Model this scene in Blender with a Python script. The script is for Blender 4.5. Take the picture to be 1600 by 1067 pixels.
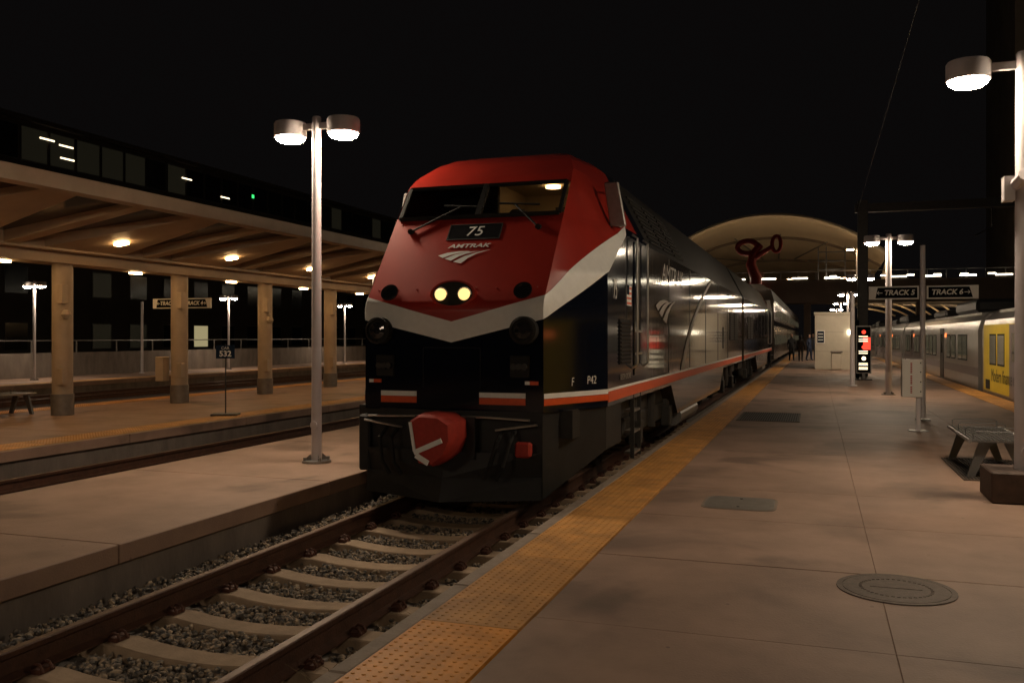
import bpy, bmesh, math, random
from mathutils import Vector, Matrix
random.seed(7)
R = math.radians
scene = bpy.context.scene
for o in list(bpy.data.objects): bpy.data.objects.remove(o)
COL = scene.collection

# ------------------------------------------------------------------ camera
# world: x across the tracks, y along the tracks, z up; platform top is z = 0
cd = bpy.data.cameras.new('camera'); cam = bpy.data.objects.new('camera', cd); COL.objects.link(cam)
cam.location = (0, 0, 1.67); cam.rotation_euler = (R(90), 0, R(18.74))
cd.sensor_width = 36.0; cd.lens = 36.0*1400/1600; cd.shift_y = -8.5/1600
cd.clip_start = 0.1; cd.clip_end = 3000
scene.camera = cam
# ------------------------------------------------------------------ night sky, no sun
w = bpy.data.worlds.new('World'); scene.world = w; w.use_nodes = True
bg = w.node_tree.nodes['Background']
bg.inputs[0].default_value = (0.0022, 0.0019, 0.0019, 1); bg.inputs[1].default_value = 1.0
scene.view_settings.view_transform = 'Standard'; scene.view_settings.look = 'None'
scene.view_settings.exposure = 0.45; scene.view_settings.gamma = 1
LAMP = 165.0      # radiance of the station lamps' lenses
scene.render.engine = 'CYCLES'
scene.cycles.sample_clamp_indirect = 4.0
scene.cycles.max_bounces = 6

# ------------------------------------------------------------------ materials
M = {}
def mat(name, col, rough=0.6, metal=0.0, var=0.0, scale=4.0, bump=0.0, bscale=None, emit=None, es=0.0, rnd=0.0, spec=0.5, coat=0.0, streak=None, stain=0.0):
    m = bpy.data.materials.new(name); m.use_nodes = True; nt = m.node_tree; N = nt.nodes; L = nt.links
    b = N['Principled BSDF']
    b.inputs['Base Color'].default_value = (*col, 1); b.inputs['Roughness'].default_value = rough
    b.inputs['Metallic'].default_value = metal; b.inputs['Specular IOR Level'].default_value = spec
    if coat: b.inputs['Coat Weight'].default_value = coat; b.inputs['Coat Roughness'].default_value = 0.08
    if emit: b.inputs['Emission Color'].default_value = (*emit, 1); b.inputs['Emission Strength'].default_value = es
    if var or bump or rnd:
        geo = N.new('ShaderNodeNewGeometry')
        vec = geo.outputs['Position']
        if streak:
            mp = N.new('ShaderNodeMapping'); mp.inputs['Scale'].default_value = streak
            L.new(vec, mp.inputs['Vector']); vec = mp.outputs['Vector']
    if var or rnd:
        n = N.new('ShaderNodeTexNoise'); n.inputs['Scale'].default_value = scale; n.inputs['Detail'].default_value = 8; n.inputs['Roughness'].default_value = 0.65
        L.new(vec, n.inputs['Vector'])
        mr = N.new('ShaderNodeMapRange'); mr.inputs['From Min'].default_value = 0.3; mr.inputs['From Max'].default_value = 0.7
        mr.inputs['To Min'].default_value = 1-var; mr.inputs['To Max'].default_value = 1+var
        L.new(n.outputs['Fac'], mr.inputs['Value'])
        val = mr.outputs['Result']
        if rnd:
            oi = N.new('ShaderNodeObjectInfo'); m2 = N.new('ShaderNodeMapRange')
            m2.inputs['To Min'].default_value = 1-rnd; m2.inputs['To Max'].default_value = 1+rnd
            L.new(oi.outputs['Random'], m2.inputs['Value'])
            mu = N.new('ShaderNodeMath'); mu.operation = 'MULTIPLY'; L.new(val, mu.inputs[0]); L.new(m2.outputs['Result'], mu.inputs[1]); val = mu.outputs[0]
        if stain:   # old damp and grease patches
            ns = N.new('ShaderNodeTexNoise'); ns.inputs['Scale'].default_value = .55; ns.inputs['Detail'].default_value = 4; ns.inputs['Distortion'].default_value = .6
            L.new(vec, ns.inputs['Vector'])
            ms = N.new('ShaderNodeMapRange'); ms.interpolation_type = 'SMOOTHSTEP'; ms.inputs['From Min'].default_value = .52; ms.inputs['From Max'].default_value = .66
            ms.inputs['To Min'].default_value = 1; ms.inputs['To Max'].default_value = 1-stain
            L.new(ns.outputs['Fac'], ms.inputs['Value'])
            vo = N.new('ShaderNodeTexVoronoi'); vo.inputs['Scale'].default_value = 2.6; L.new(vec, vo.inputs['Vector'])
            mg = N.new('ShaderNodeMapRange'); mg.inputs['From Min'].default_value = .028; mg.inputs['From Max'].default_value = .045; mg.inputs['To Min'].default_value = .62; mg.inputs['To Max'].default_value = 1
            L.new(vo.outputs['Distance'], mg.inputs['Value'])
            mu3 = N.new('ShaderNodeMath'); mu3.operation = 'MULTIPLY'; L.new(val, mu3.inputs[0]); L.new(mg.outputs['Result'], mu3.inputs[1]); val = mu3.outputs[0]
            mu2 = N.new('ShaderNodeMath'); mu2.operation = 'MULTIPLY'; L.new(val, mu2.inputs[0]); L.new(ms.outputs['Result'], mu2.inputs[1]); val = mu2.outputs[0]
        mx = N.new('ShaderNodeVectorMath'); mx.operation = 'SCALE'; mx.inputs[0].default_value = col
        L.new(val, mx.inputs['Scale']); L.new(mx.outputs['Vector'], b.inputs['Base Color'])
    if bump:
        n2 = N.new('ShaderNodeTexNoise'); n2.inputs['Scale'].default_value = bscale or scale*8; n2.inputs['Detail'].default_value = 5
        L.new(vec, n2.inputs['Vector'])
        bp = N.new('ShaderNodeBump'); bp.inputs['Strength'].default_value = bump; bp.inputs['Distance'].default_value = 0.01
        L.new(n2.outputs['Fac'], bp.inputs['Height']); L.new(bp.outputs['Normal'], b.inputs['Normal'])
    M[name] = m; return m
mat('slab', (.30,.195,.145), .62, var=.22, scale=1.3, bump=.25, bscale=60, rnd=.05, stain=.45)
mat('concrete', (.24,.195,.16), .8, var=.25, scale=2.0, bump=.3, bscale=40)
mat('kerbstone', (.30,.24,.195), .75, var=.2, scale=6, bump=.3, bscale=50)
mat('wall_concrete', (.17,.14,.12), .85, var=.3, scale=2.5, bump=.4, bscale=30, streak=(1,1,.35))
mat('tactile', (.74,.30,.035), .55, var=.25, scale=5, rnd=.0)
mat('tactile_faded', (.56,.275,.075), .55, var=.32, scale=3.5, rnd=.16)
mat('tie', (.34,.245,.165), .85, var=.2, scale=7, bump=.3, bscale=60, rnd=.08)
mat('rust', (.075,.032,.018), .6, .2, var=.35, scale=9, bump=.3, bscale=60)
mat('railtop', (.16,.10,.07), .5, .3, var=.2, scale=10)
mat('clip', (.09,.035,.022), .6, .3, var=.3, scale=30)
mat('ballast', (.14,.12,.105), .9, var=.4, scale=25, bump=.6, bscale=40)
mat('earth', (.05,.045,.04), .95, var=.3, scale=.7)
mat('grass', (.16,.12,.06), .8)
mat('red', (.38,.026,.016), .30, var=.14, scale=2.2, coat=.2, streak=(1,1,.4))
mat('white', (.90,.91,.90), .45, var=.05, scale=12)
mat('orange', (.75,.10,.02), .4, var=.08, scale=20)
mat('black', (.005,.007,.015), .08, spec=.4)
mat('blackmatte', (.012,.012,.013), .6, var=.3, scale=6)
mat('under', (.022,.02,.018), .7, var=.4, scale=8)
mat('grey_paint', (.050,.040,.031), .065, 0.0, var=.08, scale=1.2, bump=.10, bscale=2.6, coat=.0, streak=(1,3,.6))
mat('swoosh', (.30,.26,.21), .5, 0)
mat('roofdark', (.02,.02,.021), .5)
mat('steel', (.55,.54,.52), .3, .9)
mat('galv', (.27,.26,.25), .45, .7, var=.12, scale=15)
mat('pole', (.60,.56,.58), .38, var=.05, scale=6)
mat('canopy_white', (.40,.30,.21), .6, var=.12, scale=1.5)
mat('canopy_glass', (.035,.03,.028), .15)
mat('column', (.42,.33,.24), .55, var=.1, scale=3)
mat('collar', (.20,.18,.16), .45, .3, var=.2, scale=9)
mat('dark_metal', (.045,.042,.04), .5, .4, var=.2, scale=9)
mat('bench_metal', (.13,.13,.13), .45, .5)
mat('iron', (.10,.075,.06), .6, .4, var=.3, scale=20, bump=.3, bscale=90)
mat('brown_box', (.075,.05,.04), .7, var=.3, scale=8)
mat('sign_black', (.006,.006,.007), .9, spec=.08)
mat('sign_white', (.72,.70,.66), .5)
mat('sign_blue', (.010,.020,.04), .9, spec=.1)
mat('rubber', (.012,.012,.012), .8)
mat('bag_red', (.42,.035,.022), .65, var=.15, scale=14, bump=.5, bscale=14)
mat('lens_dark', (.02,.02,.022), .08, coat=1)
mat('silver', (.50,.48,.46), .28, .85, var=.08, scale=1.5, streak=(1,1,3))
mat('silver_band', (.30,.27,.29), .35, .5)
mat('coach_side', (.13,.105,.085), .2, .35, var=.08, scale=1.5)
mat('yellow', (.80,.60,.018), .35, var=.06, scale=2)
mat('winglass', (.03,.035,.03), .06, emit=(.9,.75,.45), es=.03)
mat('darkglass', (.01,.01,.012), .05)
mat('bldg', (.045,.036,.030), .85, var=.2, scale=.6)
mat('tower', (.30,.26,.22), .8, var=.2, scale=.2)
mat('bridge', (.20,.15,.11), .7, var=.15, scale=.5)
mat('fabric', (.70,.58,.42), .75, var=.08, scale=.3)
mat('sculpt', (.36,.02,.014), .5)
mat('booth', (.52,.47,.38), .6, var=.08, scale=2)
mat('skin', (.35,.2,.14), .5)
for i, c in enumerate([(.012,.012,.014), (.02,.03,.06), (.03,.025,.022), (.05,.05,.055)]): mat('cloth%d' % i, c, .85)
WHITE = (1.0, .79, .56); WARM = (1.0, .66, .34)
mat('lamp_lens', (.9,.9,.9), .4, emit=WHITE, es=LAMP)
mat('canopy_lamp', (.9,.9,.9), .4, emit=(1,.60,.25), es=42)
mat('head_lamp', (.9,.8,.6), .3, emit=(1,.62,.22), es=1.15)
mat('led_white', (.9,.9,.9), .4, emit=(1,.86,.62), es=9)
mat('led_soft', (.9,.9,.9), .4, emit=(1,.8,.5), es=2.2)
mat('flood', (.9,.9,.9), .4, emit=WARM, es=60)
mat('win_lit', (.05,.05,.04), .4, emit=(.95,.8,.42), es=.25)
mat('win_dim', (.02,.02,.018), .3, emit=(.8,.7,.42), es=.006)
mat('win_off', (.008,.008,.009), .12)
mat('red_led', (.5,.05,.02), .4, emit=(1,.06,.03), es=1.1)
mat('amber_led', (.6,.2,.02), .4, emit=(1,.22,.05), es=1.6)
mat('green_led', (.05,.5,.1), .4, emit=(.05,1,.2), es=1.2)
mat('cab_lamp', (.9,.8,.6), .3, emit=(1,.62,.26), es=7)
mat('cab_wall', (.45,.38,.26), .7)
def glass_mat():
    m = bpy.data.materials.new('windscreen'); m.use_nodes = True; nt = m.node_tree; N = nt.nodes
    out = N['Material Output']; N.remove(N['Principled BSDF'])
    t = N.new('ShaderNodeBsdfTransparent'); t.inputs[0].default_value = (.72,.69,.64,1)
    g = N.new('ShaderNodeBsdfGlossy'); g.inputs['Roughness'].default_value = .02
    fr = N.new('ShaderNodeFresnel'); fr.inputs[0].default_value = 1.5
    mx = N.new('ShaderNodeMixShader'); nt.links.new(fr.outputs[0], mx.inputs[0]); nt.links.new(t.outputs[0], mx.inputs[1]); nt.links.new(g.outputs[0], mx.inputs[2])
    nt.links.new(mx.outputs[0], out.inputs[0]); M['windscreen'] = m
glass_mat()

# ------------------------------------------------------------------ mesh helpers
class MB:
    def __init__(s): s.v = []; s.f = []
    def add(s, vs, fs):
        k = len(s.v); s.v += [tuple(p) for p in vs]; s.f += [tuple(i+k for i in f) for f in fs]; return s
    def box(s, x0, x1, y0, y1, z0, z1, m=None):
        vs = [(x, y, z) for z in (z0, z1) for y in (y0, y1) for x in (x0, x1)]
        if m: vs = [m @ Vector(p) for p in vs]
        return s.add(vs, [(0,2,3,1), (4,5,7,6), (0,1,5,4), (2,6,7,3), (0,4,6,2), (1,3,7,5)])
    def tube(s, pts, r, n=8, closed=False):
        pts = [Vector(p) for p in pts]; rs = r if isinstance(r, (list, tuple)) else [r]*len(pts)
        rings = []; up = None
        for i, p in enumerate(pts):
            a = pts[i-1] if (i or closed) else p; b = pts[(i+1) % len(pts)] if (i < len(pts)-1 or closed) else p
            t = (b-a).normalized()
            if up is None: up = t.orthogonal().normalized()
            up = (up - t*up.dot(t)).normalized(); q = t.cross(up)
            rings.append([p + (up*math.cos(2*math.pi*k/n) + q*math.sin(2*math.pi*k/n))*rs[i] for k in range(n)])
        vs = [v for rg in rings for v in rg]; m = len(pts); fs = []
        for i in range(m if closed else m-1):
            j = (i+1) % m
            for k in range(n): fs.append((i*n+k, i*n+(k+1) % n, j*n+(k+1) % n, j*n+k))
        if not closed: fs += [tuple(range(n))[::-1], tuple((m-1)*n+k for k in range(n))]
        return s.add(vs, fs)
    def lathe(s, prof, n=24, c=(0,0,0)):
        vs = []; fs = []; m = len(prof)
        for r, z in prof: vs += [(c[0]+r*math.cos(2*math.pi*k/n), c[1]+r*math.sin(2*math.pi*k/n), c[2]+z) for k in range(n)]
        for i in range(m-1):
            for k in range(n): fs.append((i*n+k, i*n+(k+1) % n, (i+1)*n+(k+1) % n, (i+1)*n+k))
        fs += [tuple(range(n))[::-1], tuple((m-1)*n+k for k in range(n))]
        return s.add(vs, fs)
    def prism(s, prof, y0, y1, axis='y'):
        n = len(prof)
        if axis == 'y': vs = [(a, y0, b) for a, b in prof] + [(a, y1, b) for a, b in prof]
        elif axis == 'x': vs = [(y0, a, b) for a, b in prof] + [(y1, a, b) for a, b in prof]
        else: vs = [(a, b, y0) for a, b in prof] + [(a, b, y1) for a, b in prof]
        fs = [(k, (k+1) % n, n+(k+1) % n, n+k) for k in range(n)] + [tuple(range(n))[::-1], tuple(range(n, 2*n))]
        return s.add(vs, fs)
    def mesh(s, name, m, smooth=None, bevel=0):
        me = bpy.data.meshes.new(name); me.from_pydata(s.v, [], s.f)
        bm = bmesh.new(); bm.from_mesh(me)
        bmesh.ops.recalc_face_normals(bm, faces=bm.faces)
        if bevel: bmesh.ops.bevel(bm, geom=list(bm.edges), offset=bevel, segments=1, affect='EDGES', profile=.5)
        bm.to_mesh(me); bm.free()
        me.materials.append(M[m])
        if smooth:
            for p in me.polygons: p.use_smooth = True
            me.set_sharp_from_angle(angle=R(smooth))
        return me
    def build(s, name, m, parent=None, loc=None, smooth=None, bevel=0, **kw):
        o = bpy.data.objects.new(name, s.mesh(name, m, smooth, bevel)); COL.objects.link(o)
        if parent: o.parent = parent
        if loc: o.location = loc
        for k, v in kw.items(): o[k] = v
        return o
def empty(name, loc, label, category, rz=0, group=None):
    o = bpy.data.objects.new(name, None); COL.objects.link(o); o.location = loc; o.rotation_euler = (0, 0, rz); o.empty_display_size = .2
    o['label'] = label; o['category'] = category
    if group: o['group'] = group
    return o
def inst(name, me, parent, loc=(0,0,0), rot=(0,0,0), sc=(1,1,1), **kw):
    o = bpy.data.objects.new(name, me); COL.objects.link(o); o.parent = parent; o.location = loc; o.rotation_euler = rot; o.scale = sc
    for k, v in kw.items(): o[k] = v
    return o
def copy_tree(o, parent=None):
    c = o.copy(); COL.objects.link(c); c.parent = parent
    for ch in list(o.children): copy_tree(ch, c)
    return c
def structure(o): o['kind'] = 'structure'; return o
def text(name, body, size, m, parent, loc, rot, shear=0.0, sx=1.0, space=1.0, bold=0.0):
    cu = bpy.data.curves.new(name, 'FONT'); cu.body = body; cu.size = size; cu.shear = shear; cu.space_character = space
    cu.extrude = .001; cu.offset = bold; cu.align_x = 'CENTER'; cu.align_y = 'CENTER'; cu.resolution_u = 4
    t = bpy.data.objects.new(name+'_tmp', cu); COL.objects.link(t)
    bpy.context.view_layer.update()
    me = bpy.data.meshes.new_from_object(t.evaluated_get(bpy.context.evaluated_depsgraph_get()))
    bpy.data.objects.remove(t); me.materials.clear(); me.materials.append(M[m])
    o = bpy.data.objects.new(name, me); COL.objects.link(o); o.parent = parent; o.location = loc; o.rotation_euler = rot; o.scale = (sx, 1, 1)
    return o

# ================================================================== SETTING
structure(MB().box(-600,600,-60,1500,-1.7,-1.5).build('ground','earth'))
Y0, Y1 = -14.0, 150.0
XE = -2.32                     # platform edge beside the near track
TC = -3.81                     # centre of the near track
# near platform: slabs with open joints, tactile strip, coping
pf = structure(MB().box(XE+.12, 4.74, Y0, Y1, -1.5, -.06).build('platform','concrete'))
PITCH = 1.65; ROW0 = 5.1 - 11*PITCH
cols = [(-1.59, .40), (.40, 2.40), (2.40, 4.12)]
slab_me = [MB().box(a+.0008-a, b-a-.0008, .002, PITCH-.002, -.10, 0).mesh('concrete_slab','slab', bevel=.004) for a, b in cols]
for r in range(0, 46):
    for (a, b), me in zip(cols, slab_me):
        inst('concrete_slab', me, pf, (a, ROW0+r*PITCH, random.uniform(-.0015,.0015)))
far = MB().box(-1.59, 4.12, ROW0+46*PITCH, Y1, -.1, 0).build('paving','slab',pf)
def tactile_mesh(m):
    b = MB().box(.003,.597,.003,PITCH-.003,-.1,.004)
    for i in range(10):
        for j in range(27):
            cx = .03+i*.06; cy = .045+j*.06
            vs = [(cx+.0125*math.cos(k*math.pi/3), cy+.0125*math.sin(k*math.pi/3), .0045) for k in range(6)] + [(cx+.008*math.cos(k*math.pi/3), cy+.008*math.sin(k*math.pi/3), .0085) for k in range(6)]
            b.add(vs, [(k,(k+1)%6,6+(k+1)%6,6+k) for k in range(6)] + [tuple(range(6,12))])
    return b.mesh('tactile_panel', m)
tm_new, tm_old = tactile_mesh('tactile'), tactile_mesh('tactile_faded')
for r in range(0, 60):
    y = ROW0 + r*PITCH - .27
    inst('tactile_panel', tm_new if y < 3.5 and y > 2 else tm_old, pf, (-2.2, y, 0))
    if y < 75: inst('tactile_panel', tm_old, pf, (4.13, y, 0))
cop = MB().box(XE, -2.203, .004, PITCH-.004, -.42, -.002).mesh('coping_stone','kerbstone', bevel=.012)
for r in range(0, 60): inst('coping_stone', cop, pf, (0, ROW0+r*PITCH+.5, 0))
# narrow platform on the other side of the train
def plain_platform(name, x0, x1, tact, ya=Y0, yb=Y1):
    p = structure(MB().box(x0+.05, x1-.05, ya, yb, -1.5, -.05).build(name,'wall_concrete'))
    W = x1-x0
    me = MB().box(.0, W, .004, 3.296, -.16, 0).mesh('concrete_slab','slab', bevel=.008)
    for r in range(int((yb-ya)/3.3)):
        if ya+r*3.3 < 80: inst('concrete_slab', me, p, (x0, ya+r*3.3, 0))
    k = ya+int((80-ya)/3.3+1)*3.3
    MB().box(x0, x1, k, yb, -.16, 0).build('paving','slab',p)
    for tx in tact:
        for r in range(40): inst('tactile_panel', tm_old, p, (tx, ya+r*PITCH, .004))
    return p
plain_platform('platform_middle', -8.1, XE-2.98, [])
plain_platform('platform_canopy', -17.2, -11.1, [-11.83, -17.07])
plain_platform('platform_far', -36.0, -25.6, [-26.3])
# track beds
for i, (a, b, z) in enumerate([(-5.36, -2.19, -.47), (-11.06, -8.14, -.45), (-25.57, -17.24, -.5), (4.70, 8.2, -1.4)]):
    structure(MB().box(a, b, Y0, Y1, -1.495, z).build('track_bed','ballast'))
structure(MB().box(8.2, 60, Y0, Y1, -1.495, -.05).build('platform_right','concrete'))

# ------------------------------------------------------------------ tracks
def rail_prof(cx, z0):
    p = [(-.07,0),(.07,0),(.07,.012),(.012,.03),(.009,.12),(.034,.133),(.036,.165),(.03,.17),(-.03,.17),(-.036,.165),(-.034,.133),(-.009,.12),(-.012,.03),(-.07,.012)]
    return [(cx+a, z0+b) for a, b in p]
def make_track(cx, z, label, detail):
    t = empty('railway_track', (cx, 0, z), label, 'track')
    for s in (-.7525, .7525):
        r = MB().prism(rail_prof(s, -.17), Y0, Y1).build('rail','rust',t)
        MB().box(s-.026, s+.026, Y0, Y1, .0005, .0018).build('running_surface','railtop',r)
    if detail:
        # concrete ties, high under the rails and dipped in the middle
        xs = [-1.30,-1.05,-.95,-.55,-.40,-.2,0,.2,.40,.55,.95,1.05,1.30]
        zs = [-.05,-.0,-.0,-.0,-.02,-.036,-.04,-.036,-.02,-.0,-.0,-.0,-.05]
        b = MB(); vs = []; fs = []
        for x, zz in zip(xs, zs): vs += [(x,-.145,-.22),(x,-.105,zz),(x,.105,zz),(x,.145,-.22)]
        for i in range(len(xs)-1):
            for k in range(3): fs.append((i*4+k, i*4+k+1, i*4+k+5, i*4+k+4))
        fs += [(0,1,2,3), tuple(len(vs)-4+k for k in range(4))]
        tie = b.add(vs, fs).mesh('tie','tie', bevel=.008)
        clips = {}
        for dx in (-.105, .105):
            s = 1 if dx > 0 else -1
            c = MB().box(dx-.035, dx+.035, -.06, .06, -.002, .028)
            for yy in (-.035, .035):
                c.tube([(dx+s*.04,yy,.01),(dx+s*.02,yy,.05),(dx-s*.02,yy,.055),(dx-s*.045,yy,.028)], .0095, 6)
            clips[dx] = c.mesh('rail_clip','clip')
        for k in range(34):
            y = 1.2 + k*.61
            ti = inst('tie', tie, t, (random.uniform(-.02,.02), y, -.172), (0,0,random.uniform(-.008,.008)))
            for s in (-.7525, .7525):
                for cm in clips.values(): inst('rail_clip', cm, ti, (s, 0, 0))
    return t
make_track(TC, -.2, 'rusty rails on pale concrete ties under the red-nosed locomotive', True)
make_track(-9.6, -.27, 'dark track in the trench between the narrow platform and canopy platform', False)
make_track(-19.1, -.3, 'dark track close behind the canopy platform columns', False)
make_track(-23.7, -.3, 'dark track along the far walled platform', False)
make_track(6.4, -1.18, 'sunken track under the silver and yellow commuter train', False)

# ballast stones: nobody could count them
def stones(name, x0, x1, y0, y1, n, z, skip_ties=True):
    b = MB(); rnd = random.Random(3)
    ico = bmesh.new(); bmesh.ops.create_icosphere(ico, subdivisions=1, radius=1); ico.verts.ensure_lookup_table()
    iv = [v.co.copy() for v in ico.verts]; fc = [tuple(v.index for v in f.verts) for f in ico.faces]; ico.free()
    for i in range(n):
        x = rnd.uniform(x0, x1); y = y0 + (y1-y0)*rnd.random()**1.25
        r = rnd.uniform(.012,.026)+.016*rnd.random()**4
        if skip_ties:
            ph = ((y-1.2+.305) % .61)-.305
            if abs(ph) < .12 and abs(x-TC) < 1.28: continue
            if min(abs(x-TC-.7525), abs(x-TC+.7525)) < .085: continue
        rot = Matrix.Rotation(rnd.uniform(0,6.28),3,'Z') @ Matrix.Rotation(rnd.uniform(0,6.28),3,'X')
        sc = Vector((rnd.uniform(.8,1.5), rnd.uniform(.7,1.1), rnd.uniform(.5,.9)))*r
        wall = max(0, (abs(x-TC)-1.2))*.12
        c = Vector((x, y, z + wall + rnd.uniform(-.012,.02)))
        b.add([c + rot @ Vector((v.x*sc.x, v.y*sc.y, v.z*sc.z))*rnd.uniform(.8,1.15) for v in iv], fc)
    o = b.build(name,'stone'); o['kind'] = 'stuff'; o['label'] = 'grey and tan crushed stone ballast between the ties'; o['category'] = 'ballast'
    return o
mat('stone', (.2,.17,.14), .85, var=.1, scale=22)
def stone_mat():
    nt = M['stone'].node_tree; N = nt.nodes; b = N['Principled BSDF']
    n = N.new('ShaderNodeTexNoise'); n.inputs['Scale'].default_value = 24; n.inputs['Detail'].default_value = 1
    g_ = N.new('ShaderNodeNewGeometry'); nt.links.new(g_.outputs['Position'], n.inputs['Vector'])
    r = N.new('ShaderNodeValToRGB'); e = r.color_ramp.elements
    e[0].position = .36; e[0].color = (.055,.052,.052,1); e[1].position = .66; e[1].color = (.42,.32,.22,1)
    k = e.new(.5); k.color = (.17,.145,.12,1)
    nt.links.new(n.outputs['Fac'], r.inputs['Fac']); nt.links.new(r.outputs['Color'], b.inputs['Base Color'])
stone_mat()
stones('ballast_stones', -5.28, -2.34, 1.5, 17, 30000, -.435)
g = MB(); rg = random.Random(5)
for i in range(60):
    bx, by = rg.choice([(-2.62,4.5),(-2.55,3.6),(-2.6,5.6),(-2.5,3.3)]); x = bx+rg.uniform(-.12,.1); y = by+rg.uniform(-.25,.25); l = rg.uniform(.08,.24); a = rg.uniform(0,6.28)
    g.tube([(x,y,-.4),(x+.3*l*math.cos(a),y+.3*l*math.sin(a),-.4+.7*l),(x+.8*l*math.cos(a),y+.8*l*math.sin(a),-.4+l)], [.0025,.002,.0008], 4)
o = g.build('dry_grass','grass'); o['kind'] = 'stuff'; o['label'] = 'dry weed stalks growing beside the rail'; o['category'] = 'grass'

# ================================================================== LOCOMOTIVE (local: y = 0 at nose, z = 0 rail top)
def lerp(a, b, t): return a+(b-a)*t
def pw(tab, z):
    if z <= tab[0][0]: return tab[0][1]
    for (a, va), (b, vb) in zip(tab, tab[1:]):
        if z <= b: return lerp(va, vb, (z-a)/(b-a))
    return tab[-1][1]
F_ = [(2.16,0),(2.24,.02),(2.34,.09),(3.66,1.10),(3.74,1.17),(3.84,1.29),(4.10,1.75),(4.22,2.05),(4.32,2.45),(4.37,2.75)]
w_ = [(3.72,1.06),(3.9,1.02),(4.1,.90),(4.22,.78),(4.37,.35)]
W_ = [(3.15,1.52),(4.15,1.0),(4.27,.82),(4.37,.45)]
G_ = [(2.6,1.06),(3.3,2.38),(3.75,2.6),(4.15,2.85),(4.37,3.0)]
def front(x, z, off=0): return (x, pw(F_, z)-off, z+(.0 if z < 2.2 else off*.4))
def cham(t, z, off=0, side=1):
    a = (pw(w_,z), pw(F_,z)); b = (pw(W_,z), pw(G_,z))
    nx, ny = (b[1]-a[1]), -(b[0]-a[0]); l = math.hypot(nx, ny)
    return (side*(lerp(a[0],b[0],t)+off*nx/l), lerp(a[1],b[1],t)+off*ny/l, z)
def band_lo(x): return 1.80+.25*x/1.06
def band_hi(x): return 2.03+.28*x/1.06
def clo(t): return 2.05+.57*t
def chi(t): return 2.31+.99*t
BACK = 3.2
def make_loco(label):
    L = empty('locomotive', (TC, 9.15, -.2), label, 'locomotive')
    zs = [1.05+.025*i for i in range(124)] + [4.13+.03*i for i in range(9)]
    nx, nt = 8, 20
    def ring(z):
        pts = []
        pts += [(-pw(W_,z), BACK, z)] + [cham(1-k/nt, z, 0, -1) for k in range(nt)]
        pts += [front(-pw(w_,z)+2*pw(w_,z)*k/nx, z) for k in range(nx)]
        pts += [cham(k/nt, z) for k in range(nt+1)] + [(pw(W_,z), BACK, z)]
        return pts
    rings = [ring(z) for z in zs]; n = len(rings[0])
    red, blk = MB(), MB(); rv = [p for r in rings for p in r]; rf, bf = [], []
    for i in range(len(rings)-1):
        zc = (zs[i]+zs[i+1])/2
        for k in range(n-1):
            q = (i*n+k, i*n+k+1, (i+1)*n+k+1, (i+1)*n+k)
            if k == 0 or k == n-2: up = zc > 3.28
            elif k <= nt: t = 1-(k-.5)/nt; up = zc > (clo(t)+chi(t))/2
            elif k <= nt+nx: x = abs(-1.06+2.12*(k-nt-.5)/nx); up = zc > (band_lo(x)+band_hi(x))/2
            else: t = (k-nt-nx-.5)/nt; up = zc > (clo(t)+chi(t))/2
            (rf if up else bf).append(q)
    top = len(rv); rf.append(tuple((len(rings)-1)*n+k for k in range(n)))
    def clean(fs):
        used = sorted({i for f in fs for i in f}); mp = {a: b for b, a in enumerate(used)}
        return [rv[i] for i in used], [tuple(mp[i] for i in f) for f in fs]
    # the windscreen opening is left out of the red shell
    WZ0, WZ1 = 3.30, 3.70
    rf2 = []
    for q in rf:
        c = sum((Vector(rv[i]) for i in q), Vector())/len(q)
        if len(q) == 4 and abs(c.x) < 1.0 and WZ0 < c.z < WZ1 and c.y < 1.3: continue
        rf2.append(q)
    red.add(*clean(rf2)); blk.add(*clean(bf))
    nose = red.build('nose','red',L, smooth=25)
    low = blk.build('lower_front','black',L, smooth=14)
    # white V band
    b = MB(); vs = []; N = 20
    path = [cham(1-k/N, clo(1-k/N), .010, -1) for k in range(N)] + [front(-1.06+2.12*k/16, band_lo(abs(-1.06+2.12*k/16)), .006) for k in range(17)] + [cham((k+1)/N, clo((k+1)/N), .006) for k in range(N)]
    rows = []
    for j in range(25):
        u = j/24; row = []
        for k in range(N): t = 1-k/N; row.append(cham(t, lerp(clo(t),chi(t),u), .010, -1))
        for k in range(17): x = -1.06+2.12*k/16; row.append(front(x, lerp(band_lo(abs(x)),band_hi(abs(x)),u), .006))
        for k in range(N): t = (k+1)/N; row.append(cham(t, lerp(clo(t),chi(t),u), .010))
        rows.append(row)
    n2 = len(rows[0]); b.add([p for r in rows for p in r], [(j*n2+k, j*n2+k+1, (j+1)*n2+k+1, (j+1)*n2+k) for j in range(24) for k in range(n2-1)])
    b.build('white_band','white',L, smooth=28)
    # front pilot below the body, bottom edge rising towards the sides
    for nm in ('pilot',):
        out = [(-1.52,1.9,.55),(-1.52,1.06,.55),(-1.06,.0,.12),(0,-.12,.10),(1.06,.0,.12),(1.52,1.06,.55),(1.52,1.9,.55)]
        b = MB(); vs = []
        for x, y, z in out: vs += [(x*.985, y+.02, z), (x*.985, y+.02, 1.06)]
        b.add(vs, [(2*k, 2*k+2, 2*k+3, 2*k+1) for k in range(6)]); pil = b.build('pilot','blackmatte',L)
        b = MB()
        for s in (-1, 1):   # plough blades
            b.add([(0,-.36,.10),(s*1.04,-.02,.12),(s*1.04,-.05,.62),(0,-.20,.62),(0,-.26,.34),(s*1.04,.0,.36)], [(0,1,5,4),(4,5,2,3)])
        b.build('plough','blackmatte',L)
        MB().box(-1.12,-.98,-.06,.4,.35,.98).build('step_box','blackmatte',L, bevel=.02)
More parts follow.
